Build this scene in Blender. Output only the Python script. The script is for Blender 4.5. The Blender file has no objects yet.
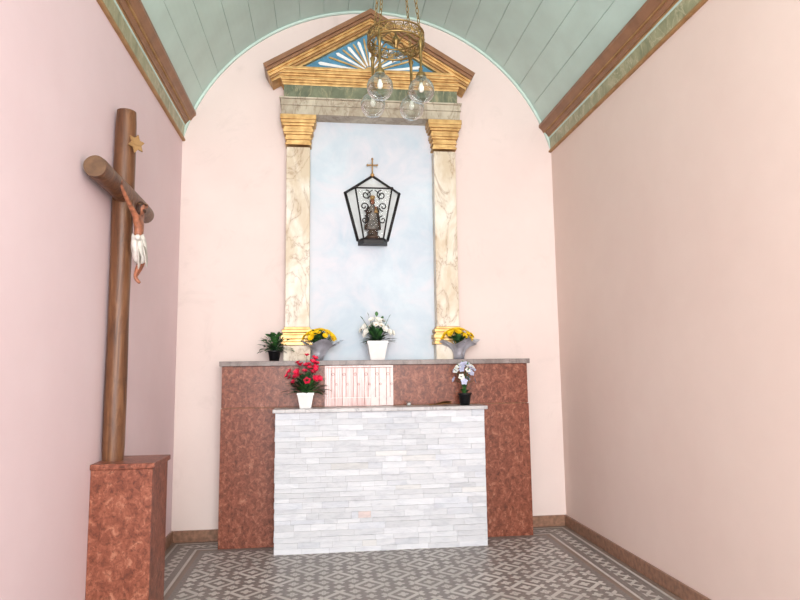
import bpy, math, random
from mathutils import Vector, Matrix, noise
random.seed(7)
V=Vector
scene=bpy.context.scene
XL,XR,D=-1.275,2.184,5.61
CX=0.445
YF=-2.4   # open (doorway) end of the chapel, behind the camera

# ------------------------------------------------------------------ materials
def lin(c):
    return tuple((x/255/12.92 if x/255<=0.04045 else ((x/255+0.055)/1.055)**2.4) for x in c)+(1,)
class NT:
    def __init__(s,name,rough=.6,metal=0,spec=.4):
        s.m=bpy.data.materials.new(name); s.m.use_nodes=True
        s.t=s.m.node_tree; s.b=s.t.nodes['Principled BSDF']
        s.b.inputs['Roughness'].default_value=rough; s.b.inputs['Metallic'].default_value=metal
        s.b.inputs['Specular IOR Level'].default_value=spec
        s._co=None
    def n(s,typ,**kw):
        x=s.t.nodes.new(typ)
        for k,v in kw.items(): setattr(x,k,v)
        return x
    def link(s,a,b): s.t.links.new(a,b)
    def co(s):
        if not s._co: s._co=s.n('ShaderNodeTexCoord').outputs['Object']
        return s._co
    def math(s,op,a,b=None,c=None):
        x=s.n('ShaderNodeMath',operation=op)
        for i,v in enumerate((a,b,c)):
            if v is None: continue
            if isinstance(v,(int,float)): x.inputs[i].default_value=v
            else: s.link(v,x.inputs[i])
        return x.outputs[0]
    def noise(s,scale,detail=4,rough=.5,dist=0,vec=None,stretch=None):
        x=s.n('ShaderNodeTexNoise'); x.inputs['Scale'].default_value=scale
        x.inputs['Detail'].default_value=detail; x.inputs['Roughness'].default_value=rough
        x.inputs['Distortion'].default_value=dist
        v=vec or s.co()
        if stretch:
            mp=s.n('ShaderNodeMapping'); mp.inputs['Scale'].default_value=stretch[0]; mp.inputs['Rotation'].default_value=stretch[1]
            s.link(v,mp.inputs[0]); v=mp.outputs[0]
        s.link(v,x.inputs['Vector']); return x.outputs['Fac']
    def ramp(s,fac,stops,interp='LINEAR'):
        r=s.n('ShaderNodeValToRGB'); e=r.color_ramp; e.interpolation=interp
        while len(e.elements)<len(stops): e.elements.new(.5)
        for el,(p,c) in zip(e.elements,stops): el.position=p; el.color=lin(c)
        s.link(fac,r.inputs[0]); return r.outputs[0]
    def mix(s,f,a,b,bt='MIX'):
        x=s.n('ShaderNodeMix',data_type='RGBA',blend_type=bt)
        for i,v in ((0,f),(6,a),(7,b)):
            if isinstance(v,(int,float)): x.inputs[i].default_value=v
            elif isinstance(v,tuple): x.inputs[i].default_value=lin(v)
            else: s.link(v,x.inputs[i])
        return x.outputs[2]
    def col(s,c):
        if isinstance(c,tuple): s.b.inputs['Base Color'].default_value=lin(c)
        else: s.link(c,s.b.inputs['Base Color'])
        return s
    def bump(s,h,strength=.2,dist=.01):
        x=s.n('ShaderNodeBump'); x.inputs['Strength'].default_value=strength; x.inputs['Distance'].default_value=dist
        s.link(h,x.inputs['Height']); s.link(x.outputs[0],s.b.inputs['Normal']); return s

def plain(name,c,rough=.6,metal=0,var=.12,scale=25,spec=.4,bump=0):
    m=NT(name,rough,metal,spec)
    d=tuple(int(x*(1-var)) for x in c); l=tuple(min(255,int(x*(1+var*.5))) for x in c)
    n=m.noise(scale,4)
    m.col(m.ramp(n,[(.3,d),(.7,l)]))
    if bump: m.bump(n,bump)
    return m.m

def plaster(name,c,c2,stain=None):
    m=NT(name,.75,0,.25)
    a=m.noise(.8,5,.6); b=m.noise(6,4,.6)
    base=m.ramp(a,[(.35,c),(.65,c2)])
    base=m.mix(m.math('MULTIPLY',b,.10),base,tuple(int(x*.8) for x in c))
    if stain:
        st=m.noise(2.2,6,.7,1.0); f=m.math('MULTIPLY',m.math('SUBTRACT',st,.56),2.0)
        f=m.math('MAXIMUM',m.math('MINIMUM',f,.35),0)
        base=m.mix(f,base,stain)
    m.col(base); m.bump(m.noise(35,4,.6),.12,.005)
    return m.m
M={}
M['wall_l']=plaster('plaster_pink_left',(229,207,211),(224,200,204))
M['wall_r']=plaster('plaster_pink_right',(228,208,199),(224,202,193))
M['wall_b']=plaster('plaster_pink_back',(232,215,209),(227,208,202),(200,184,178))
M['niche']=(lambda m:(m.col(m.mix(m.ramp(m.noise(2.6,5,.6,.8),[(.40,(0,0,0)),(.66,(230,230,230))]),m.ramp(m.noise(2.2,5,.65,.5),[(.35,(190,203,215)),(.65,(208,218,226))]),(221,217,224))),m.m)[1])(NT('niche_blue_paint',.7))
M['mint']=plain('mint_green_paint',(188,210,202),.45,var=.04,scale=3)
M['mint_lt']=plain('mint_trim_paint',(198,217,208),.45,var=.03,scale=3)
M['mint_dk']=plain('plank_gap',(150,174,165),.8)

def granite():
    m=NT('red_granite',.34,0,.35)
    a=m.noise(24,6,.74,.7,stretch=((1,1,.75),(0,0,0))); b=m.noise(50,3,.7); c=m.noise(3,3,.5)
    base=m.ramp(a,[(.32,(76,38,30)),(.44,(116,62,47)),(.56,(144,85,66)),(.70,(184,128,104))])
    base=m.mix(m.ramp(b,[(.54,(0,0,0)),(.60,(200,200,200))]),base,(74,38,30))
    base=m.mix(m.math('MULTIPLY',c,.2),base,(148,92,68))
    m.col(base); return m.m
M['granite']=granite()
def marble(name,c1,c2,vein,scale=3,rot=(.3,.6,.5),dist=.5,vw=.02):
    m=NT(name,.35,0,.4)
    n=m.noise(scale,6,.6,dist,stretch=((1,1,.6),rot))
    n2=m.noise(scale*.9,5,.62,dist*1.2,stretch=((1.2,1,.5),(rot[0],-rot[1],rot[2])))
    ridge=m.math('ABSOLUTE',m.math('SUBTRACT',n2,.5))
    vf=m.ramp(ridge,[(.0,(245,245,245)),(vw*.5,(150,150,150)),(vw*2.2,(0,0,0))])
    base=m.ramp(n,[(.36,c1),(.62,c2)])
    m.col(m.mix(m.math('MULTIPLY',vf,.8),base,vein)); return m.m
M['marble_y']=marble('cream_grey_ochre_marble',(228,221,208),(204,186,160),(158,128,102),4.2,dist=.8,vw=.024)
M['marble_b']=marble('beige_marble',(198,188,168),(164,150,130),(128,108,88),5)
M['marble_g']=marble('green_marble',(126,130,104),(92,98,78),(170,160,126),8)
M['marble_gl']=marble('light_green_marble',(164,164,132),(128,134,104),(206,198,168),9)
M['marble_w']=marble('grey_white_marble',(205,202,202),(176,172,174),(140,136,140),4)
M['marble_slab']=marble('grey_marble_slab',(150,138,134),(120,106,102),(98,88,86),8)
def pinkm():
    m=NT('polished_pink_marble',.16,0,.5)
    base=m.ramp(m.noise(9,6,.7,1.0,stretch=((2.6,1,.25),(0,0,0))),[(.3,(180,132,126)),(.5,(204,164,158)),(.7,(222,194,190))])
    m.col(base); return m.m
M['pink']=pinkm()
M['pinklt']=plain('painted_reflection_pale',(222,203,199),.25,var=.06)  # pale part of the entrance reflection, painted onto the altar panel
M['pinkdk']=plain('painted_reflection_pink',(160,110,102),.5,var=.1)  # darker lines of the same reflection, put in as colour
M['gold']=(lambda m:(m.col(m.ramp(m.noise(14,4),[(.3,(172,130,78)),(.7,(218,180,122))])),m.m)[1])(NT('gold_leaf',.38,.6))
M['goldm']=(lambda m:(m.col(m.ramp(m.noise(9,4),[(.3,(146,108,68)),(.7,(178,142,96))])),m.m)[1])(NT('matte_gold_paint',.5,.2))
M['brown']=plain('brown_varnish_moulding',(142,102,74),.4,var=.1,scale=9)
M['base']=plain('brown_stone_baseboard',(146,110,90),.35,var=.18,scale=30)
M['brass']=plain('aged_brass',(150,124,78),.34,.75,var=.2)
M['blue']=plain('tympanum_blue',(84,140,170),.6)
M['white']=plain('white_paint',(236,236,236),.5,var=.03)
M['black']=plain('black_iron',(34,28,28),.5,.2,var=.3)
M['bpot']=plain('black_plastic',(28,28,30),.4,var=.2)
M['wpot']=plain('white_ceramic',(232,228,226),.25,var=.02)
M['leaf']=plain('green_leaf',(62,108,54),.5,var=.4,scale=20)
M['leafd']=plain('dark_green_leaf',(40,76,42),.5,var=.4,scale=20)
M['yellow']=plain('yellow_petal',(250,204,20),.6,var=.12,scale=30)
M['yc']=plain('ochre_flower_centre',(190,130,20),.7)
M['red']=plain('red_petal',(226,36,76),.55,var=.2,scale=30)
M['wpetal']=plain('white_petal',(240,238,230),.6,var=.04)
M['lilac']=plain('lilac_petal',(196,198,224),.6,var=.1,scale=30)
M['silver']=plain('silver_foil',(196,196,206),.28,.5,var=.15,scale=12)
M['bulb']=plain('bulb_glass_white',(226,222,210),.2,var=.03)
M['skin']=plain('painted_skin',(156,98,72),.5,var=.3,scale=35)
M['hair']=plain('painted_brown_hair',(66,40,28),.6,var=.3,scale=60)
M['cloth']=plain('painted_white_cloth',(216,208,200),.6,var=.12,scale=30)
M['robe']=plain('bronze_robe',(78,60,50),.45,.3,var=.35,scale=30)
M['robe2']=plain('grey_painted_mantle',(120,112,106),.5,.1,var=.3,scale=30)
M['dry']=plain('dry_brown_leaf',(156,112,66),.7,var=.3,scale=20)
def wood():
    m=NT('round_log_wood',.42,0,.45)
    n=m.noise(5,6,.7,.6,stretch=((5,5,.5),(0,0,0)))
    k=m.noise(2.4,3,.5); s=m.noise(12,4,.6)
    base=m.ramp(n,[(.32,(66,40,26)),(.5,(106,68,43)),(.70,(140,98,66))])
    base=m.mix(m.ramp(s,[(.58,(0,0,0)),(.68,(150,150,150))]),base,(64,38,24))
    m.col(m.mix(m.math('MULTIPLY',k,.35),base,(86,52,33))); m.bump(n,.3,.01); return m.m
M['wood']=wood()
M['woodend']=plain('log_end_grain',(106,78,56),.7,var=.3,scale=18)
def glass(name,tint=(240,245,245),bl=.32):
    m=bpy.data.materials.new(name); m.use_nodes=True; t=m.node_tree; t.nodes.clear()
    o=t.nodes.new('ShaderNodeOutputMaterial'); mx=t.nodes.new('ShaderNodeMixShader')
    tr=t.nodes.new('ShaderNodeBsdfTransparent'); tr.inputs[0].default_value=lin(tint)
    g=t.nodes.new('ShaderNodeBsdfGlossy'); g.inputs['Roughness'].default_value=.04
    l=t.nodes.new('ShaderNodeLayerWeight'); l.inputs[0].default_value=bl
    t.links.new(l.outputs['Facing'],mx.inputs[0])
    t.links.new(tr.outputs[0],mx.inputs[1]); t.links.new(g.outputs[0],mx.inputs[2]); t.links.new(mx.outputs[0],o.inputs[0])
    return m
M['glass']=glass('clear_glass',(242,245,244),.45)
M['pane']=glass('window_pane',(248,250,250),.12)
def stone():
    m=NT('white_split_slate',.65,0,.25)
    at=m.n('ShaderNodeAttribute',attribute_name='tone')
    n=m.noise(16,6,.7,.5,stretch=((.5,1,2.0),(0,0,0)))
    a=m.ramp(n,[(.3,(198,200,206)),(.5,(214,216,220)),(.75,(224,224,227))])
    m.col(m.mix(1.0,a,at.outputs['Color'],'MULTIPLY')); m.bump(n,.5,.01); return m.m
M['stone']=stone()
M['joint']=plain('stone_joint_grout',(160,159,162),.8)
def floor_mat():
    m=NT('hydraulic_tile',.42,0,.4)
    sp=m.n('ShaderNodeSeparateXYZ'); m.link(m.co(),sp.inputs[0]); X,Y=sp.outputs[0],sp.outputs[1]
    P=.20
    fr=lambda v:m.math('FRACT',v)
    tri=lambda v:m.math('ABSOLUTE',m.math('SUBTRACT',fr(v),.5))
    U=m.math('DIVIDE',m.math('ADD',X,10.0),P); W=m.math('DIVIDE',m.math('ADD',Y,10.0),P)
    a=m.math('ADD',U,W); b=m.math('SUBTRACT',U,W)
    lt=lambda v,k:m.math('LESS_THAN',v,k)
    gt=lambda v,k:m.math('GREATER_THAN',v,k)
    AND=lambda p,q:m.math('MULTIPLY',p,q); OR=lambda p,q:m.math('MAXIMUM',p,q)
    la=AND(lt(tri(a),.10),gt(tri(m.math('MULTIPLY',b,.5)),.09))
    lb=AND(lt(tri(b),.10),gt(tri(m.math('MULTIPLY',m.math('ADD',a,1.0),.5)),.09))
    lines=OR(la,lb)
    ca=AND(gt(tri(a),.30),gt(tri(b),.30))
    cross=AND(ca,OR(lt(tri(U),.07),OR(lt(tri(W),.07),OR(gt(tri(U),.43),gt(tri(W),.43)))))
    pat=OR(lines,cross)
    grime=m.noise(3,4); fine=m.noise(60,3)
    dark=m.ramp(fine,[(.3,(112,105,102)),(.7,(134,125,121))]); light=m.ramp(grime,[(.3,(170,165,160)),(.7,(192,187,182))])
    field=m.mix(pat,dark,light)
    dR=m.math('SUBTRACT',XR,X); dL=m.math('SUBTRACT',X,XL); dB=m.math('SUBTRACT',D,Y)
    d=m.math('MINIMUM',m.math('MINIMUM',dR,dL),dB)
    inb=lt(d,.34)
    def band(a0,a1): return AND(gt(d,a0),lt(d,a1))
    sm=OR(lt(tri(m.math('MULTIPLY',a,2)),.16),lt(tri(m.math('MULTIPLY',b,2)),.16))
    bl=OR(OR(band(.055,.075),band(.245,.265)),AND(band(.12,.2),sm))
    bcol=m.mix(bl,dark,light)
    bcol=m.mix(OR(band(.0,.055),band(.265,.30)),bcol,(130,112,102))
    c=m.mix(inb,field,bcol)
    j=OR(gt(tri(U),.49),gt(tri(W),.49))
    c=m.mix(m.math('MULTIPLY',j,.4),c,(100,94,90))
    m.col(c); return m.m
M['floor']=floor_mat()

# ------------------------------------------------------------------ mesh builder
class MB:
    def __init__(s): s.v=[];s.f=[];s.mi=[];s.mats=[];s.sm=[];s.tone=[]
    def m(s,k):
        if k not in s.mats: s.mats.append(k)
        return s.mats.index(k)
    def add(s,vs,fs,k,smooth=False,tone=(1,1,1)):
        o=len(s.v); s.v+= [tuple(p) for p in vs]; i=s.m(k)
        for f in fs: s.f.append([o+j for j in f]); s.mi.append(i); s.sm.append(smooth); s.tone.append(tone)
    def box(s,x0,x1,y0,y1,z0,z1,k,tone=(1,1,1),mat=None):
        vs=[V((x,y,z)) for z in (z0,z1) for y in (y0,y1) for x in (x0,x1)]
        if mat: vs=[mat@p for p in vs]
        s.add(vs,[(0,2,3,1),(4,5,7,6),(0,1,5,4),(2,6,7,3),(0,4,6,2),(1,3,7,5)],k,False,tone)
    def frus(s,cx,cy,z0,z1,a0,b0,a1,b1,k):
        vs=[(cx+i*a,cy+j*b,z) for z,a,b in((z0,a0,b0),(z1,a1,b1)) for j in(-1,1) for i in(-1,1)]
        s.add(vs,[(0,2,3,1),(4,5,7,6),(0,1,5,4),(2,6,7,3),(0,4,6,2),(1,3,7,5)],k)
    def lathe(s,prof,c,k,n=20,mat=None,smooth=True,sx=1,sy=1):
        vs=[];fs=[]
        for r,z in prof:
            for i in range(n):
                a=2*math.pi*i/n; p=V((r*math.cos(a)*sx,r*math.sin(a)*sy,z))
                if mat: p=mat@p
                vs.append(p+V(c))
        for j in range(len(prof)-1):
            for i in range(n):
                q=(i+1)%n; fs.append((j*n+i,j*n+q,(j+1)*n+q,(j+1)*n+i))
        fs.append(tuple(range(n))[::-1]); fs.append(tuple((len(prof)-1)*n+i for i in range(n)))
        s.add(vs,fs,k,smooth)
    def sph(s,c,r,k,n=14,sc=(1,1,1),mat=None):
        prof=[(max(1e-4,r*math.sin(math.pi*j/8)),-r*math.cos(math.pi*j/8)*sc[2]) for j in range(9)]
        s.lathe(prof,c,k,n,mat,True,sc[0],sc[1])
    def tube(s,pts,rad,k,n=8,closed=False,caps=True):
        pts=[V(p) for p in pts]; N=len(pts)
        if not isinstance(rad,(list,tuple)): rad=[rad]*N
        vs=[];fs=[];prev=None
        for i in range(N):
            if closed: t=pts[(i+1)%N]-pts[i-1]
            else: t=pts[min(i+1,N-1)]-pts[max(i-1,0)]
            t.normalize()
            if prev is None:
                u=t.orthogonal().normalized()
            else:
                u=prev-t*prev.dot(t)
                u=u.normalized() if u.length>1e-6 else t.orthogonal().normalized()
            prev=u; w=t.cross(u)
            for j in range(n):
                a=2*math.pi*j/n; vs.append(pts[i]+(u*math.cos(a)+w*math.sin(a))*rad[i])
        for i in range(N if closed else N-1):
            for j in range(n):
                q=(j+1)%n; i2=(i+1)%N; fs.append((i*n+j,i*n+q,i2*n+q,i2*n+j))
        if not closed and caps: fs.append(tuple(range(n))[::-1]); fs.append(tuple((N-1)*n+j for j in range(n)))
        s.add(vs,fs,k,True)
    def ring(s,c,R,r,k,n=32,m=6,ax='z',mat=None):
        P=[]
        for i in range(n):
            a=2*math.pi*i/n; x,y=R*math.cos(a),R*math.sin(a)
            p={'z':V((x,y,0)),'y':V((x,0,y)),'x':V((0,x,y))}[ax]
            if mat: p=mat@p
            P.append(p+V(c))
        s.tube(P,r,k,m,closed=True)
    def prism(s,poly,axis,a0,a1,k,mat=None):
        n=len(poly); vs=[]
        for a in(a0,a1):
            for p,q in poly: vs.append(V((a,p,q) if axis=='x' else (p,a,q)))
        if mat: vs=[mat@p for p in vs]
        fs=[(i,(i+1)%n,n+(i+1)%n,n+i) for i in range(n)]+[tuple(range(n))[::-1],tuple(range(n,2*n))]
        s.add(vs,fs,k)
    def leaf(s,base,d,L,W,k,bend=.3,n=5,up=V((0,0,1)),fold=.15):
        base=V(base); d=V(d).normalized(); side=d.cross(up)
        side=side.normalized() if side.length>1e-3 else V((1,0,0))
        nor=side.cross(d).normalized(); vs=[];fs=[]
        for i in range(n+1):
            t=i/n; w=W*math.sin(math.pi*min(1,(t*.92+.06)))**.8*.5
            c=base+d*L*t-V((0,0,1))*bend*L*t*t
            vs+=[c-side*w+nor*w*fold,c,c+side*w+nor*w*fold]
        for i in range(n):
            o=i*3; fs+=[(o,o+1,o+4,o+3),(o+1,o+2,o+5,o+4)]
        s.add(vs,fs,k,True)
    def flower(s,c,nrm,R,k,kc,petals=10,layers=1,cup=.3,cr=.25,pw=.5):
        c=V(c); nrm=V(nrm).normalized(); u=nrm.orthogonal().normalized(); w=nrm.cross(u)
        for l in range(layers):
            rr=R*(1-.28*l); off=random.random()*6
            for i in range(petals):
                a=2*math.pi*i/petals+off
                d=(u*math.cos(a)+w*math.sin(a)); d=(d+nrm*(cup+.45*l)).normalized()
                s.leaf(c,d,rr,rr*pw*(1.15 if petals<8 else .8),k,bend=0,n=4,up=nrm,fold=.3)
        s.sph(c+nrm*R*.12,R*cr,kc,8)
    def obj(s,name,parent=None,bevel=0,ymax=None):
        if ymax: s.v=[(p[0],min(p[1],ymax),p[2]) for p in s.v]
        me=bpy.data.meshes.new(name); me.from_pydata(s.v,[],s.f); me.update()
        for k in s.mats: me.materials.append(M[k])
        me.polygons.foreach_set('material_index',s.mi); me.polygons.foreach_set('use_smooth',s.sm)
        if 'stone' in s.mats:
            a=me.color_attributes.new('tone','FLOAT_COLOR','CORNER')
            for p,t in zip(me.polygons,s.tone):
                for li in p.loop_indices: a.data[li].color=(*t,1)
        o=bpy.data.objects.new(name,me); scene.collection.objects.link(o)
        if parent: o.parent=parent
        if bevel:
            b=o.modifiers.new('b','BEVEL'); b.width=bevel; b.segments=2; b.limit_method='ANGLE'; b.angle_limit=.6
        return o
def empty(name):
    e=bpy.data.objects.new(name,None); scene.collection.objects.link(e); e.empty_display_size=.1; return e
def R3(ax,a): return Matrix.Rotation(a,3,ax)

# ------------------------------------------------------------------ room shell
b=MB(); b.box(XL-.2,XR+.2,YF,D+.2,-.1,0,'floor'); b.obj('floor')
b=MB(); b.box(XL-.15,XL,YF,D+.15,0,3.78,'wall_l'); b.obj('wall_left')
b=MB(); b.box(XR,XR+.15,YF,D+.15,0,3.78,'wall_r'); b.obj('wall_right')
b=MB(); b.box(XL,XR,D,D+.15,0,5.0,'wall_b'); b.obj('wall_back')
VC=V((.4545,0,3.03)); VR=1.81
b=MB(); half=math.asin(1.74/VR); NP=20; st=2*half/NP
def arc(r,a): return (VC.x+r*math.sin(a),VC.z+r*math.cos(a))
for i in range(NP):
    a0=-half+i*st; a1=a0+st; g=.0018
    inner=[arc(VR,a1-g-(st-2*g)*j/5) for j in range(6)]
    pr=[arc(VR+.02,a0),arc(VR+.02,a1),arc(VR+.005,a1-.0003)]+inner+[arc(VR+.005,a0+.0003)]
    b.prism(pr,'y',YF,D,'mint')
for i in range(NP*2):
    a0=-half+i*st/2;a1=a0+st/2
    b.prism([arc(VR+.1,a0),arc(VR+.1,a1),arc(VR+.014,a1),arc(VR+.014,a0)],'y',YF,D+.15,'mint_dk')
b.obj('ceiling')
b=MB(); n=60
for i in range(n):
    a0=-half+2*half*i/n;a1=-half+2*half*(i+1)/n
    b.prism([arc(VR-.001,a0),arc(VR-.001,a1),arc(VR-.022,a1),arc(VR-.022,a0)],'y',D-.022,D,'mint_lt')
b.obj('trim_1')
def cornice(sign,xw,name):
    b=MB()
    def P(pts,k,y0=YF,y1=D):
        poly=[(xw,pts[0][1])]+[(xw+sign*p,z) for p,z in pts]+[(xw,pts[-1][1])]
        b.prism(poly,'y',y0,y1,k)
    P([(.020,3.495),(.026,3.500),(.026,3.512),(.016,3.520)],'goldm')
    P([(.012,3.520),(.022,3.640)],'marble_gl')
    P([(.024,3.640),(.031,3.645),(.031,3.654)],'goldm')
    P([(.038,3.654),(.043,3.666),(.056,3.677),(.058,3.687)],'brown')
    P([(.068,3.687),(.072,3.696)],'goldm')
    P([(.076,3.696),(.084,3.713),(.100,3.730),(.114,3.742),(.114,3.768),(.10,3.772)],'brown')
    return b.obj(name)
cornice(1,XL,'trim_2'); cornice(-1,XR,'trim_3')
def bb(name,parts):
    b=MB()
    for (x0,x1,y0,y1) in parts: b.box(x0,x1,y0,y1,0,.095,'base')
    b.obj(name,bevel=.004)
bb('baseboard_left',[(XL,XL+.018,YF,3.675),(XL,XL+.018,4.025,D)])
bb('baseboard_right',[(XR-.018,XR,YF,D)])
bb('baseboard_back',[(XL+.018,-.85,D-.018,D),(1.78,XR-.018,D-.018,D)])

# ------------------------------------------------------------------ altarpiece (niche, pilasters, entablature, pediment)
AP=empty('altarpiece')
b=MB(); b.box(-.15,1.03,D-.008,D,1.505,3.72,'niche'); b.obj('niche_panel',AP)
FP=D-.12
def pil(x0,x1,name):
    b=MB(); xc=(x0+x1)/2; w=(x1-x0)/2
    b.box(x0,x1,FP,D,1.80,3.43,'marble_y')
    b.box(x0-.012,x1+.012,FP-.015,D,1.503,1.64,'marble_y')
    z=1.64
    for h_,p in((.03,.03),(.025,.022),(.035,.034),(.02,.018),(.03,.026),(.02,.008)):
        b.box(x0-p,x1+p,FP-p,D,z,z+h_,'gold'); z+=h_
    z=3.45
    for h_,p in((.018,.012),(.03,.004),(.018,.014),(.028,.008),(.022,.022),(.030,.030),(.024,.022),(.024,.038),(.030,.05),(.044,.056)):
        b.box(x0-p,x1+p,FP-p,D,z,z+h_,'gold'); z+=h_
    return b.obj(name,AP,bevel=.004)
pil(-.34,-.13,'pilaster_1'); pil(1.005,1.21,'pilaster_2')
b=MB()
x0,x1=-.385,1.25
b.box(x0,x1,D-.17,D,3.718,3.80,'marble_b'); b.box(x0-.01,x1+.01,D-.18,D,3.80,3.815,'marble_b')
b.box(x0-.005,x1+.005,D-.175,D,3.815,3.86,'marble_b')
b.box(x0-.018,x1+.018,D-.19,D,3.86,3.875,'marble_b')
b.box(x0+.02,x1-.02,D-.16,D,3.875,4.0,'marble_g')
b.obj('entablature',AP,bevel=.003)
b=MB(); z=3.998
for h_,p in((.022,.0),(.02,.010),(.032,.022),(.018,.038),(.028,.052),(.026,.065)):
    b.box(x0+.01-p,x1-.01+p,D-.165-p,D,z,z+h_,'gold'); z+=h_
zc=z
b.obj('horizontal_cornice',AP,bevel=.003)
b=MB()
ax,az=.418,4.700; ex=1.378; ez=4.125
sl=(az-ez)/(ex-ax)
def rake(o0,o1,yf,k):
    c=math.cos(math.atan(sl))
    for sg in(-1,1):
        def ln(o,x): return az-o/c-sl*abs(x-ax)
        xe0=ex-ax
        def clip(o): return xe0-o*math.sin(math.atan(sl))
        A=(ax,ln(o0,ax)); B=(ax+sg*clip(o0),ln(o0,ax+clip(o0))); C=(ax+sg*clip(o1),ln(o1,ax+clip(o1))); E=(ax,ln(o1,ax))
        b.prism([A,B,C,E],'y',yf,D-.012,k)
rake(0,.040,D-.29,'brown'); rake(.040,.062,D-.27,'brown'); rake(.062,.078,D-.25,'gold')
rake(.078,.100,D-.232,'gold'); rake(.100,.116,D-.21,'goldm'); rake(.116,.138,D-.19,'gold')
b.obj('raking_cornice',AP,bevel=.002)
b=MB(); tz=zc-.01; c=math.cos(math.atan(sl))
th=az-.12/c
hw=(th-tz)/sl
b.prism([(ax-hw,tz),(ax+hw,tz),(ax,th)],'y',D-.15,D,'blue')
o=V((ax,0,tz+.02))
for i in range(17):
    a=math.radians(8+164*i/16); 
    dx,dz=math.cos(a),math.sin(a)
    lim=(th-.03-o.z)/(dz+sl*abs(dx)); L=lim*.90
    if L<.06: continue
    k='white' if i%2==0 else 'gold'
    w0,w1=.006,(.015 if i%2==0 else .008); px,pz=-dz,dx
    s0=.06
    poly=[(o.x+dx*s0+px*w0,o.z+dz*s0+pz*w0),(o.x+dx*s0-px*w0,o.z+dz*s0-pz*w0),(o.x+dx*L-px*w1,o.z+dz*L-pz*w1),(o.x+dx*(L+.02),o.z+dz*(L+.02)),(o.x+dx*L+px*w1,o.z+dz*L+pz*w1)]
    b.prism(poly,'y',D-.157-(.004 if i%2 else 0),D-.148,k)
hd=[(ax+.06*math.cos(math.pi*i/12),o.z-.015+.06*math.sin(math.pi*i/12)) for i in range(13)]
b.prism(hd,'y',D-.17,D-.148,'gold')
b.obj('tympanum',AP)

# ------------------------------------------------------------------ altar back block (retable base)
RB=empty('granite_retable_base')
b=MB(); yb=5.33; bx0,bx1=-.847,1.777
b.box(bx0,bx1,yb,D-.02,0,1.115,'granite'); b.box(bx0+.004,bx1-.004,yb+.004,D-.02,1.12,1.462,'granite')
b.box(bx0+.01,bx1-.01,yb+.01,D-.02,1.11,1.125,'brown')
b.box(bx0-.015,bx1+.015,yb-.022,D-.001,1.462,1.503,'marble_slab')
b.obj('block',RB,bevel=.003)
b=MB()
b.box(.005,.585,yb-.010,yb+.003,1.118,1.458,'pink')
b.box(.395,.583,yb-.0112,yb-.009,1.120,1.456,'pinklt')  # lighter right third: reflected brightness laid on as a pale sheet
for i in range(18):  # bars and rings draw the entrance gate's reflection in colour
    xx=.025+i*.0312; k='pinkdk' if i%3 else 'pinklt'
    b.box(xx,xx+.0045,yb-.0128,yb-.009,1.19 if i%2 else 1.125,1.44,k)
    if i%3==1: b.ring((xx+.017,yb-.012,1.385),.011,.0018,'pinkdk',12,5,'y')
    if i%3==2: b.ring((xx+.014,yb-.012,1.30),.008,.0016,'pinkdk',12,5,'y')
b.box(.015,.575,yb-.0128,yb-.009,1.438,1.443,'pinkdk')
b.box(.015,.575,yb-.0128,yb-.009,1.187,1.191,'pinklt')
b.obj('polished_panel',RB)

# ------------------------------------------------------------------ altar table
AT=empty('stone_clad_altar_table')
tx0,tx1,ty0,ty1=-.385,1.312,5.09,5.325
b=MB(); b.box(tx0+.02,tx1-.02,ty0+.002,ty1,0,1.085,'joint'); b.obj('core',AT)
b=MB(); z=0; rnd=random.Random(3); row=0
while z<1.083:
    hh=rnd.choice([.034,.040,.046,.050]); 
    if 1.085-z-hh<.03: hh=1.085-z
    x=tx0
    while x<tx1-1e-4:
        L=rnd.uniform(.09,.30)
        pinkst=(z<.27<=z+hh and .24<x<.34)
        if z<.27<=z+hh and x<.24 and x+L>.34: L=.27-x
        if pinkst: L=.10
        if tx1-x-L<.08: L=tx1-x
        p=rnd.uniform(0,.010); t=rnd.uniform(.87,1.05); tint=rnd.random()
        tone=(t,t,t*1.01) if tint<.8 else (t*.95,t*.96,t*.99)
        if tint>.93: tone=(t,t*.98,t*.95)
        if pinkst: tone=(1.04,.86,.80)
        b.box(x+.0007,x+L-.0007,ty0-p,ty0+.03,z+.0007,z+hh-.0007,'stone',tone)
        x+=L
    for sx in(-1,1):
        y=ty0+.03
        while y<ty1-1e-4:
            L=rnd.uniform(.08,.2)
            if ty1-y-L<.06: L=ty1-y
            p=rnd.uniform(0,.007); t=rnd.uniform(.88,1.04)
            if sx<0: b.box(tx0-p,tx0+.03,y+.0008,y+L-.0008,z+.0008,z+hh-.0008,'stone',(t,t,t))
            else: b.box(tx1-.03,tx1+p,y+.0008,y+L-.0008,z+.0008,z+hh-.0008,'stone',(t,t,t))
            y+=L
    z+=hh; row+=1
b.obj('stacked_stone_cladding',AT)
b=MB(); b.box(tx0-.02,tx1+.025,ty0-.03,ty1,1.086,1.115,'marble_w'); b.obj('table_slab',AT,bevel=.004)

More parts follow.
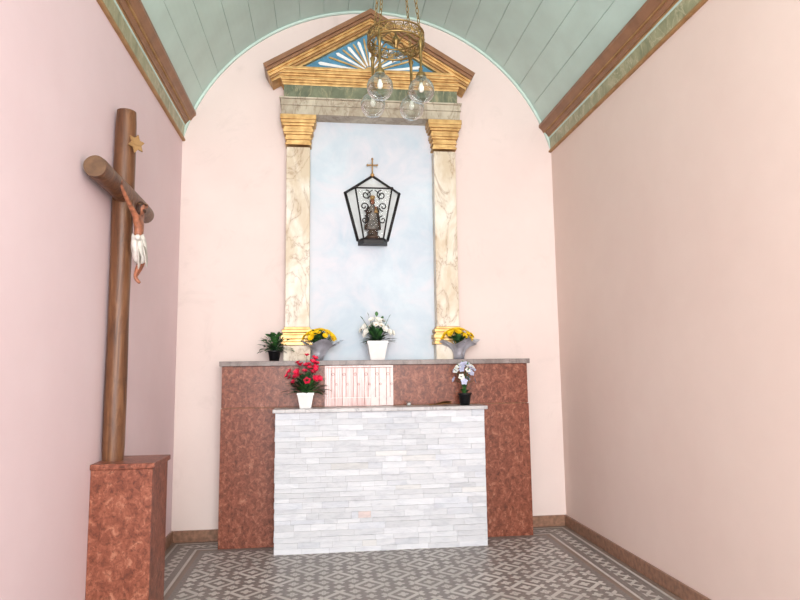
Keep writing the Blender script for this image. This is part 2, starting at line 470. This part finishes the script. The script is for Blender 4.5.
# ------------------------------------------------------------------ pedestal + crucifix
b=MB(); b.box(XL+.001,-.945,3.68,4.02,0,.885,'granite'); b.box(XL+.001,-.932,3.665,4.035,.885,.915,'granite')
b.obj('granite_pedestal',bevel=.004)
CR=empty('crucifix')
PX,PY=XL+.066,3.84
def log(p0,p1,r,name,seed,knots=()):
    b=MB(); p0=V(p0);p1=V(p1); n=26; N=24; d=(p1-p0).normalized()
    u=d.orthogonal().normalized(); w=d.cross(u); vs=[];fs=[]
    for i in range(n+1):
        t=i/n; c=p0+(p1-p0)*t; rr=r*(1+.03*math.sin(t*9+seed))
        if i in(0,n): rr*=.94
        for j in range(N):
            a=2*math.pi*j/N
            k=1+.03*noise.noise(V((math.cos(a)*1.3,math.sin(a)*1.3,t*6+seed*3)))
            for kt,ka in knots: 
                q=((t-kt)*(p1-p0).length/.035)**2+((math.atan2(math.sin(a-ka),math.cos(a-ka)))/.4)**2
                k+=.12*math.exp(-q)
            vs.append(c+(u*math.cos(a)+w*math.sin(a))*rr*k)
    for i in range(n):
        for j in range(N):
            q=(j+1)%N; fs.append((i*N+j,i*N+q,(i+1)*N+q,(i+1)*N+j))
    b.add(vs,fs,'wood',True)
    for e in(0,n): b.add([vs[e*N+j] for j in range(N)],[tuple(range(N))],'woodend')
    return b.obj(name,CR)
log((PX,PY,.915),(PX,PY,3.01),.060,'upright_log',1,((.3,1.5),(.62,4.2),(.8,0.3)))
log((PX+.012,3.33,2.495),(PX+.006,4.30,2.475),.060,'cross_beam_log',2,((.2,1.0),(.7,3.0)))
b=MB(); b.tube([(PX,PY,3.0),(PX,PY,3.03)],.004,'black',6); b.obj('top_nail',CR)
fx=XL+.170; fy=3.80
def skin_obj(name,verts,edges,radii,mat,parent,sub=2,root=0):
    me=bpy.data.meshes.new(name); me.from_pydata(verts,edges,[]); o=bpy.data.objects.new(name,me)
    scene.collection.objects.link(o); o.parent=parent
    sk=o.modifiers.new('skin','SKIN'); 
    for i,r in enumerate(radii):
        r=r if isinstance(r,tuple) else (r,r); me.skin_vertices[0].data[i].radius=r
        me.skin_vertices[0].data[i].use_root=(i==root)
    sk.use_smooth_shade=True
    s=o.modifiers.new('sub','SUBSURF'); s.levels=sub; s.render_levels=sub
    me.materials.append(M[mat]); return o
class SK:
    def __init__(s): s.v=[];s.e=[];s.r=[]
    def p(s,co,r,prev=None):
        g=1.14
        s.v.append(tuple(co)); s.r.append((r[0]*g,r[1]*g) if isinstance(r,tuple) else r*g)
        if prev is not None: s.e.append((prev,len(s.v)-1))
        return len(s.v)-1
k=SK()
pel=k.p((fx-.005,fy,2.185),(.030,.026))
wst=k.p((fx+.004,fy,2.225),(.027,.022),pel)
rib=k.p((fx+.008,fy,2.27),(.034,.026),wst)
chs=k.p((fx+.004,fy,2.315),(.036,.026),rib)
nk=k.p((fx+.004,fy,2.350),(.014,.014),chs)
hd0=k.p((fx+.018,fy-.010,2.373),(.019,.02),nk)
hd1=k.p((fx+.024,fy-.015,2.398),(.021,.022),hd0)
hd2=k.p((fx+.022,fy-.017,2.418),(.016,.017),hd1)
for sg in(-1,1):
    sh=k.p((fx,fy+sg*.050,2.330),.0165,chs)
    um=k.p((fx-.008,fy+sg*.095,2.362),.0145,sh)
    el=k.p((fx-.018,fy+sg*.140,2.395),.0115,um)
    fm=k.p((fx-.026,fy+sg*.180,2.425),.0110,el)
    wr=k.p((fx-.030,fy+sg*.222,2.455),.0075,fm)
    pm=k.p((fx-.030,fy+sg*.240,2.468),(.0085,.0055),wr)
    hp=k.p((fx-.002,fy+sg*.020,2.160),.0235,pel)
    th_=k.p((fx+.014,fy+sg*.021,2.115),.0215,hp)
    kn=k.p((fx+.028,fy+sg*.016,2.065),.0155,th_)
    cf=k.p((fx+.010,fy+sg*.013,2.022),.0150,kn)
    an=k.p((fx-.006,fy+sg*.008,1.978),.0085,cf)
    ft=k.p((fx+.006,fy+sg*.007,1.956),(.0095,.008),an)
    to=k.p((fx+.022,fy+sg*.007,1.940),(.0085,.005),ft)
skin_obj('corpus_body',k.v,k.e,k.r,'skin',CR)
b=MB()
for sg in(-1,1):
    pc=V((fx-.030,fy+sg*.240,2.468)); d=V((0,sg*.8,.6)).normalized(); u=V((0,-sg*.6,.8))
    for i,L in enumerate((.018,.022,.021,.016)):
        o_=(i-1.5)*.0046; s_=pc+d*.003+u*o_
        b.tube([s_,s_+d*L*.55+V((.004,0,0)),s_+d*L*.85+V((.010,0,0)),s_+d*L*.9+V((.014,0,0))],[.0024,.0022,.002,.0012],'skin',6)
    s_=pc-d*.004+u*.006; b.tube([s_,s_+u*.008+V((.005,0,0)),s_+u*.010+d*.006+V((.009,0,0))],[.003,.0025,.0014],'skin',6)
    b.sph(pc+V((.006,0,0)),.0028,'black',8)
b.obj('fingers',CR)
b=MB(); hc=V((fx+.024,fy-.015,2.398))
b.sph(hc+V((-.009,.002,.006)),.0265,'hair',14,(1,1,1.08))
for i in range(9):
    a=math.radians(95+i*21); p=hc+V((-.006+.022*math.cos(a),.023*math.sin(a),.006))
    b.tube([p,p+V((-.002,0,-.022)),p+V((.001,.003*math.sin(a),-.042)),p+V((.002,0,-.058))],[.008,.008,.007,.002],'hair',6)
for i in range(5):
    y=(i-2)*.0070; p=hc+V((.016-abs(i-2)*.003,y,-.018)); b.tube([p,p+V((.004,-y*.3,-.010)),p+V((.004,-y*.6,-.020))],[.0055,.005,.001],'hair',6)
b.tube([hc+V((.023,0,.006)),hc+V((.0295,0,-.004)),hc+V((.023,0,-.006))],[.002,.0036,.002],'skin',6)
for sg in(-1,1): b.sph(hc+V((.0235,sg*.009,.002)),.0024,'black',8)
b.ring(hc+V((-.002,0,.016)),.0250,.0034,'hair',18,6,mat=R3('Y',.15)); b.ring(hc+V((-.002,0,.018)),.0255,.002,'dry',18,6,mat=R3('X',.2))
for i in range(12):
    a=i*math.pi/6; p=hc+V((-.002+.025*math.cos(a),.025*math.sin(a),.017)); b.tube([p,p+V((.008*math.cos(a+.5),.008*math.sin(a+.5),.005))],[.0015,.0003],'dry',4)
b.obj('corpus_head_hair_and_crown',CR)
b=MB(); n=28; vs=[];fs=[]
prof=[(2.225,.036,.032),(2.20,.043,.040),(2.17,.050,.047),(2.14,.052,.048),(2.11,.051,.046),(2.08,.047,.043),(2.06,.042,.038)]
for zz,a_,b_ in prof:
    for i in range(n):
        t=2*math.pi*i/n; f=1+.07*math.sin(t*7+zz*60)
        vs.append((fx+.004+b_*math.cos(t)*f*.85+(2.2-zz)*.12,fy+a_*math.sin(t)*f,zz+.012*math.sin(t*2+1)))
for j in range(len(prof)-1):
    for i in range(n): q=(i+1)%n; fs.append((j*n+i,j*n+q,(j+1)*n+q,(j+1)*n+i))
b.add(vs,fs,'cloth',True)
b.leaf((fx+.01,fy-.050,2.20),(.15,-.25,-1),.20,.065,'cloth',0,6,V((1,0,0)),.4)
b.leaf((fx+.03,fy-.040,2.20),(.25,-.1,-1),.18,.06,'cloth',0,6,V((1,0,0)),.4)
b.sph((fx+.015,fy-.050,2.205),.018,'cloth',8)
ob=b.obj('loincloth',CR); s_=ob.modifiers.new('so','SOLIDIFY'); s_.thickness=.003
b=MB(); c=V((XL+.145,3.79,2.79)); poly=[]
for i in range(12):
    a=2*math.pi*i/12+.35; r=.060 if i%2==0 else .034; poly.append((r*math.cos(a)*1.0,r*math.sin(a)))
T_=Matrix.Translation(c)@Matrix.Rotation(math.radians(-36),4,'Z')
b.prism(poly,'x',-.005,.004,'goldm',T_); b.box(.003,.008,-.032,.032,-.010,.012,'goldm',mat=T_)
b.tube([(XL+.10,3.83,2.79),tuple(c)],.008,'goldm',6)
b.obj('titulus_plaque',CR)

# ------------------------------------------------------------------ wall lantern with saint statue
LN=empty('glass_lantern_shrine')
lx=.44; yb_=D-.012
def lp(z,hw,dp): return [V((lx-hw,yb_,z)),V((lx-hw*.66,yb_-dp,z)),V((lx+hw*.66,yb_-dp,z)),V((lx+hw,yb_,z))]
T=lp(3.045,.25,.17); Bm=lp(2.595,.135,.11); A=V((lx,yb_-.03,3.20))
b=MB(); r=.0095
for P_ in(T,Bm):
    for i in range(4):
        if P_ is T and i==3: continue
        b.tube([P_[i],P_[(i+1)%4]],r if P_ is Bm else r*.8,'black',6)
for i in range(4):
    b.tube([T[i],Bm[i]],r*(1.5 if i in(0,3) else .8),'black',6); b.tube([T[i],A],r*(1.3 if i in(0,3) else .7),'black',6); b.sph(T[i],.015,'black',8)
Bl=[p+V((0,0,-.045)) for p in Bm]
b.add([*Bm,*Bl],[(0,1,5,4),(1,2,6,5),(2,3,7,6),(3,0,4,7),(4,5,6,7),(3,2,1,0)],'black')
def scroll(c,R,turns,a0,sg,k='black'):
    pts=[]
    for i in range(26):
        t=i/25; a=a0+sg*turns*2*math.pi*t; rr=R*(1-.8*t); pts.append(V((c[0]+rr*math.cos(a),c[1],c[2]+rr*math.sin(a))))
    b.tube(pts,.0058,k,5)
for sg in(-1,1):
    yy=yb_-.16
    scroll((lx+sg*.070,yy,2.985),.045,1.3,math.pi/2,sg)
    scroll((lx+sg*.085,yy+.01,2.88),.042,1.3,-math.pi/2,-sg)
    scroll((lx+sg*.080,yy+.02,2.76),.038,1.2,math.pi/2,sg)
    b.tube([(lx+sg*.01,yy,3.03),(lx+sg*.05,yy,3.00),(lx+sg*.050,yy+.01,2.94)],.005,'black',5)
b.obj('iron_frame',LN)
b=MB(); w_=V((0,-.004,0))
b.add([T[0]+w_,T[3]+w_,Bm[3]+w_,Bm[0]+w_,A],[(0,1,2,3),(0,4,1)],'white')
b.obj('white_back_panel',LN)
b=MB(); b.add([*T,*Bm,A],[(0,1,5,4),(1,2,6,5),(2,3,7,6),(0,8,1),(1,8,2),(2,8,3)],'pane'); b.obj('glass_panes',LN)
b=MB(); cz=3.20
b.sph((lx,yb_-.03,cz+.01),.02,'gold',10); b.lathe([(.004,0),(.018,.0),(.008,.02),(.006,.05)],(lx,yb_-.03,cz),'gold',10)
b.box(lx-.006,lx+.006,yb_-.036,yb_-.024,cz+.03,cz+.165,'goldm'); b.box(lx-.044,lx+.044,yb_-.036,yb_-.024,cz+.100,cz+.112,'goldm')
for p in((-.044,.106),(.044,.106),(0,.165)): b.sph((lx+p[0],yb_-.03,cz+p[1]),.011,'goldm',8)
b.obj('cross_finial',LN)
b=MB(); sx,sy=lx-.005,yb_-.075; z0=2.597
b.lathe([(.068,0),(.068,.02),(.055,.03),(.046,.05),(.052,.06),(.042,.07),(.047,.085)],(sx,sy,z0),'robe',16,sy=.85)
b.lathe([(.058,.085),(.06,.10),(.05,.16),(.043,.22),(.047,.26),(.044,.29),(.02,.315),(.013,.325)],(sx,sy,z0),'robe2',18,sy=.75)
nn=18
for i in range(nn):
    a=math.pi*(-.15+1.3*i/(nn-1)); 
    p0=(sx+.044*math.cos(a),sy+.035*math.sin(a),z0+.30); p1=(sx+.060*math.cos(a),sy+.042*math.sin(a),z0+.18); p2=(sx+.068*math.cos(a),sy+.045*math.sin(a),z0+.09)
    b.tube([p0,p1,p2],[.007,.009,.010],'robe',6)
b.sph((sx,sy-.002,z0+.345),.021,'skin',12,(.9,.95,1.2)); b.sph((sx,sy+.006,z0+.348),.025,'robe',12,(1,.9,1.2))
b.lathe([(.019,0),(.022,.012),(.026,.03),(.014,.035),(.004,.045)],(sx,sy,z0+.368),'gold',10)
b.tube([(sx-.042,sy,z0+.285),(sx-.055,sy-.015,z0+.25),(sx-.035,sy-.035,z0+.235),(sx-.01,sy-.038,z0+.25)],[.014,.013,.010,.007],'robe',8)
b.tube([(sx+.042,sy,z0+.285),(sx+.052,sy-.02,z0+.25),(sx+.03,sy-.038,z0+.24)],[.014,.013,.008],'robe',8)
b.sph((sx+.028,sy-.036,z0+.285),.012,'skin',8); b.lathe([(.018,0),(.016,.02),(.01,.04)],(sx+.028,sy-.034,z0+.235),'gold',10)
b.obj('saint_statue',LN)

# ------------------------------------------------------------------ chandelier
CH=empty('brass_chandelier')
hx,hy=.445,3.68; rz=3.475; RR=.176
b=MB()
b.ring((hx,hy,rz+.035),RR,.006,'brass',48,8); b.ring((hx,hy,rz-.035),RR,.008,'brass',48,8); b.ring((hx,hy,rz),RR*.99,.003,'brass',48,6)
for i in range(20):
    a=2*math.pi*i/20; ca,sa=math.cos(a),math.sin(a)
    mt=R3('Z',a)
    b.ring((hx+RR*ca,hy+RR*sa,rz),.021,.0038,'brass',14,5,'x',mt); b.ring((hx+RR*ca,hy+RR*sa,rz),.010,.003,'brass',10,5,'x',mt)
    p=V((hx+RR*math.cos(a+.157),hy+RR*math.sin(a+.157),rz)); b.tube([p+V((0,0,-.034)),p+V((0,0,.034))],[.004,.004],'brass',5); b.sph(p,.008,'brass',6)
    b.sph((hx+RR*ca,hy+RR*sa,rz-.048),.006,'brass',6)
for i in range(4):
    a=math.pi/4+math.pi/2*i+.09; ca,sa=math.cos(a),math.sin(a)
    pts=[]
    for j in range(13):
        t=j/12; rr=.02+(RR+.004-.02)*t; pts.append((hx+rr*ca,hy+rr*sa,rz-.02+.035*math.sin(t*math.pi*1.6)))
    b.tube(pts,.0045,'brass',6)
    gx,gy=hx+(RR+.004)*ca,hy+(RR+.004)*sa
    b.lathe([(.004,.345),(.008,.33),(.008,.30),(.018,.285),(.010,.26),(.007,.12),(.014,.115),(.010,.10),(.016,.09),(.028,.078),(.033,.055),(.031,.045)],(gx,gy,3.124),'brass',14)
b.lathe([(.004,-.05),(.012,-.045),(.008,-.03),(.022,-.015),(.026,0),(.018,.02),(.008,.03),(.005,.06)],(hx,hy,rz),'brass',16)
b.obj('ring_and_arms',CH)
b=MB()
def link(c,d,a,L=.021,r=.0030):
    d=V(d).normalized(); u=d.orthogonal().normalized(); u=Matrix.Rotation(a,3,d)@u
    pts=[]
    for i in range(10):
        t=2*math.pi*i/10; pts.append(V(c)+d*math.cos(t)*L+u*math.sin(t)*.009)
    b.tube(pts,r,'brass',5,closed=True)
for i in range(4):
    a=math.pi/4+math.pi/2*i+.09; p0=V((hx+RR*.98*math.cos(a),hy+RR*.98*math.sin(a),rz+.04)); p1=V((hx+.035*math.cos(a),hy+.035*math.sin(a),4.70)); d=p1-p0; N=int(d.length/.035)
    for j in range(N+1): link(p0+d*(j/N),d,(j%2)*math.pi/2)
b.obj('hanging_chains',CH)
b=MB(); b.lathe([(.07,.118),(.07,.10),(.055,.07),(.03,.03),(.035,0),(.01,-.02)],(hx,hy,4.722),'brass',20); b.obj('ceiling_rose',CH)
g=MB(); bl=MB()
for i in range(4):
    a=math.pi/4+math.pi/2*i+.09; gx,gy=hx+(RR+.004)*math.cos(a),hy+(RR+.004)*math.sin(a); gz=3.096
    R_=.080; prof=[]
    for j in range(19):
        t=math.pi*j/18
        if t>math.pi*.87: break
        prof.append((max(.0005,R_*math.sin(t)),-R_*math.cos(t)))
    prof.append((.033,R_*.98+.005)); 
    g.lathe(prof,(gx,gy,gz),'glass',28)
    g.f.pop(); g.mi.pop(); g.sm.pop(); g.tone.pop()
    bl.lathe([(.001,-.030),(.011,-.026),(.017,-.013),(.017,-.002),(.011,.02),(.009,.035)],(gx,gy,gz+.018),'bulb',12)
    bl.lathe([(.012,.03),(.012,.06)],(gx,gy,gz+.018),'brass',10)
g.obj('glass_globes',CH); bl.obj('bulbs',CH)

# ------------------------------------------------------------------ plants
ZL=1.504; ZT=1.116; yl=5.45; yt=5.19
def rdir(el0=.1,el1=1.4):
    a=random.uniform(0,2*math.pi); e=random.uniform(el0,el1); return V((math.cos(a)*math.cos(e),math.sin(a)*math.cos(e)*.8,math.sin(e)))
def rpot(b,x,y,z,r,h_,k):
    b.lathe([(r*.72,0),(r*.95,h_*.85),(r*1.08,h_*.86),(r*1.08,h_),(r*.9,h_),(r*.88,h_*.8)],(x,y,z),k,18)
def sqpot(b,x,y,z,a,h_,k):
    b.frus(x,y,z,z+h_*.9,a*.66,a*.66,a*.95,a*.95,k)
    for (x0,x1,y0,y1) in((-a,a,-a,-a*.85),(-a,a,a*.85,a),(-a,-a*.85,-a*.85,a*.85),(a*.85,a,-a*.85,a*.85)):
        b.box(x+x0,x+x1,y+y0,y+y1,z+h_*.86,z+h_,k)
b=MB(); x=-.425; rpot(b,x,yl,ZL,.055,.09,'bpot')
for i in range(120):
    d=rdir(.0,1.5); s0=V((x,yl,ZL+.085)); L=random.uniform(.03,.15); p=s0+d*L
    b.tube([s0,s0+d*L*.5+V((0,0,.012)),p],[.002,.0018,.0015],'leafd',4)
    b.leaf(p,(d+V((0,-.3,-.1))).normalized(),random.uniform(.04,.06),.042,'leaf' if i%3 else 'leafd',.4)
b.obj('potted_green_plant')
def yellow(x,lean):
    b=MB(); n=48; vs=[];fs=[]; H=[0,.05,.09,.125,.155]; Rr=[.045,.05,.065,.10,.165]
    for h_,r_ in zip(H,Rr):
        for i in range(n):
            a=2*math.pi*i/n; w=1+(.10*math.sin(a*9)+.10*math.sin(a*4+1))*(h_/.155)
            vs.append((x+r_*w*math.cos(a)+lean*h_,yl+r_*.75*w*math.sin(a),ZL+h_*(1+.16*math.sin(a*4+lean*5)*(h_/.155))))
    for j in range(4):
        for i in range(n): q=(i+1)%n; fs.append((j*n+i,j*n+q,(j+1)*n+q,(j+1)*n+i))
    fs.append(tuple(range(n))[::-1]); b.add(vs,fs,'silver',True)
    for i in range(9):
        a=2*math.pi*i/9; p=[(x+r_*.98*math.cos(a)+lean*h_,yl+r_*.74*math.sin(a),ZL+h_) for h_,r_ in zip(H,Rr)]
        b.tube(p,[.004,.004,.004,.003,.002],'silver',5)
    for i in range(60):
        d=rdir(.2,1.3); p=V((x,yl,ZL+.13))+d*random.uniform(.04,.11); b.leaf(p,d,.06,.038,'leafd' if i%2 else 'leaf',.3)
    for i in range(56):
        d=rdir(.2,1.55); p=V((x+lean*.1-.01,yl,ZL+.16))+V((d.x*.14,d.y*.09,d.z*.105)); 
        b.tube([(x,yl,ZL+.05),p],.0018,'leafd',4)
        b.flower(p,d+V((0,-.4,.1)),random.uniform(.027,.036),'yellow','yc' if i%3==0 else 'yellow',11,2,.3,.2,.62)
    return b.obj('yellow_chrysanthemum_bouquet',ymax=D-.125)
yellow(-.06,.25); yellow(1.19,.05)
b=MB(); x=.46; sqpot(b,x,yl,ZL,.090,.165,'wpot')
for i in range(80):
    d=rdir(.1,1.4); s0=V((x,yl,ZL+.15)); b.leaf(s0+d*random.uniform(.01,.08),d,random.uniform(.08,.15),.042,'leafd' if i%3 else 'leaf',.25)
for i in range(34):
    d=rdir(.2,1.5); p=V((x,yl,ZL+.20))+V((d.x*.145,d.y*.10,d.z*.17))*random.uniform(.7,1.05); b.tube([(x,yl,ZL+.14),(x+d.x*.05,yl+d.y*.05,ZL+.25),p],.002,'leafd',4)
    b.flower(p,d+V((0,-.6,0)),random.uniform(.028,.036),'wpetal','yc' if i%4==0 else 'wpetal',6,2,.3,.2,.85)
for i in range(5):
    d=rdir(.9,1.5); p=V((x,yl,ZL+.2))+V((d.x*.2,d.y*.1,d.z*.19)); b.tube([(x,yl,ZL+.16),p],.003,'leaf',4); b.leaf(p,d,.05,.03,'leaf',.1)
b.obj('potted_white_flowers',ymax=D-.012)
b=MB(); x=-.15; sqpot(b,x,yt,ZT,.068,.125,'wpot')
for i in range(80):
    d=rdir(.0,1.3); d.y*=.6; s0=V((x,yt,ZT+.12)); p=s0+d*random.uniform(.02,.13); b.tube([s0,p],.002,'leaf',4); b.leaf(p,d,random.uniform(.07,.11),.055,'leaf' if i%2 else 'leafd',.3)
for i in range(27):
    d=rdir(.1,1.5); p=V((x,yt,ZT+.18))+V((d.x*.16,d.y*.08,d.z*random.uniform(.12,.29)))
    b.tube([(x,yt,ZT+.12),(x+d.x*.06,yt+d.y*.05,ZT+.22),p],.0022,'leafd',4)
    b.flower(p,d+V((0,-.4,.2)),random.uniform(.030,.040),'red','red',5,2,.7,.15,.8)
b.obj('potted_red_flowers',ymax=5.302)
b=MB(); x=1.175; rpot(b,x,yt,ZT,.055,.10,'bpot')
for i in range(18):
    d=rdir(.2,1.3); d.y*=.6; s0=V((x,yt,ZT+.09)); b.leaf(s0,d,random.uniform(.08,.13),.028,'leaf' if i%2 else 'leafd',.4)
for i in range(30):
    d=rdir(.1,1.55); p=V((x+.005,yt,ZT+.18))+V((d.x*.105,d.y*.06,d.z*.165)); b.tube([(x,yt,ZT+.09),(x+d.x*.03,yt,ZT+.18),p],.002,'leafd',4)
    b.flower(p,d+V((0,-.6,.1)),random.uniform(.026,.034),'lilac' if i%3 else 'wpetal','yc' if i%5==0 else 'lilac',5,1,.25,.18,.8)
    if i%3==0: b.leaf(p,d,.04,.02,'leaf',.2)
b.obj('potted_lilac_flowers',ymax=5.302)
b=MB()
for i in range(5): b.leaf((.90+i*.02,yt-.02+.01*i,ZT+.012+.004*i),(1,.1*i-.2,.06),.17-.02*i,.05,'dry',-.05+.02*i,6)
b.tube([(.87,yt,ZT+.006),(.95,yt,ZT+.012),(1.06,yt,ZT+.02)],[.004,.005,.004],'dry',6)
b.obj('dried_palm_leaf')
b=MB(); b.lathe([(.018,0),(.023,.038),(.021,.038),(.016,.006)],(.70,yt,ZT),'pane',16); b.lathe([(.015,.006),(.018,.026),(.002,.028)],(.70,yt,ZT),'wpot',14)
b.obj('candle_glass')

# ------------------------------------------------------------------ lighting
w=bpy.data.worlds.new('World'); scene.world=w; w.use_nodes=True
bg=w.node_tree.nodes['Background']; bg.inputs[0].default_value=(.95,.98,1,1); bg.inputs[1].default_value=3.4
def area(name,loc,rot,sx,sy,e,c=(1,1,1)):
    l=bpy.data.lights.new(name,'AREA'); l.shape='RECTANGLE'; l.size=sx; l.size_y=sy; l.energy=e; l.color=c
    o=bpy.data.objects.new(name,l); o.location=loc; o.rotation_euler=rot; scene.collection.objects.link(o); return o
area('doorway_daylight',(.45,YF-.1,2.5),(math.radians(91),0,0),3.2,3.4,355,(1,.995,.985))
scene.view_settings.view_transform='Standard'; scene.view_settings.look='None'
scene.view_settings.exposure=0.0

# ------------------------------------------------------------------ camera (solved from vanishing points)
f,yaw,pitch,roll=621.68,.1220,.1150,-.0126
fw=V((math.sin(yaw)*math.cos(pitch),math.cos(yaw)*math.cos(pitch),math.sin(pitch)))
r0=V((math.cos(yaw),-math.sin(yaw),0)); u0=r0.cross(fw)
r1=r0*math.cos(roll)+u0*math.sin(roll); u1=-r0*math.sin(roll)+u0*math.cos(roll)
cd=bpy.data.cameras.new('camera'); cam=bpy.data.objects.new('camera',cd); scene.collection.objects.link(cam)
mw=Matrix.Identity(4)
for i,a in enumerate((r1,u1,-fw)):
    for j in range(3): mw[j][i]=a[j]
mw.translation=V((0,0,1.4)); cam.matrix_world=mw
cd.sensor_width=36; cd.sensor_fit='HORIZONTAL'; cd.lens=36*f/800; cd.clip_start=.02
scene.camera=cam
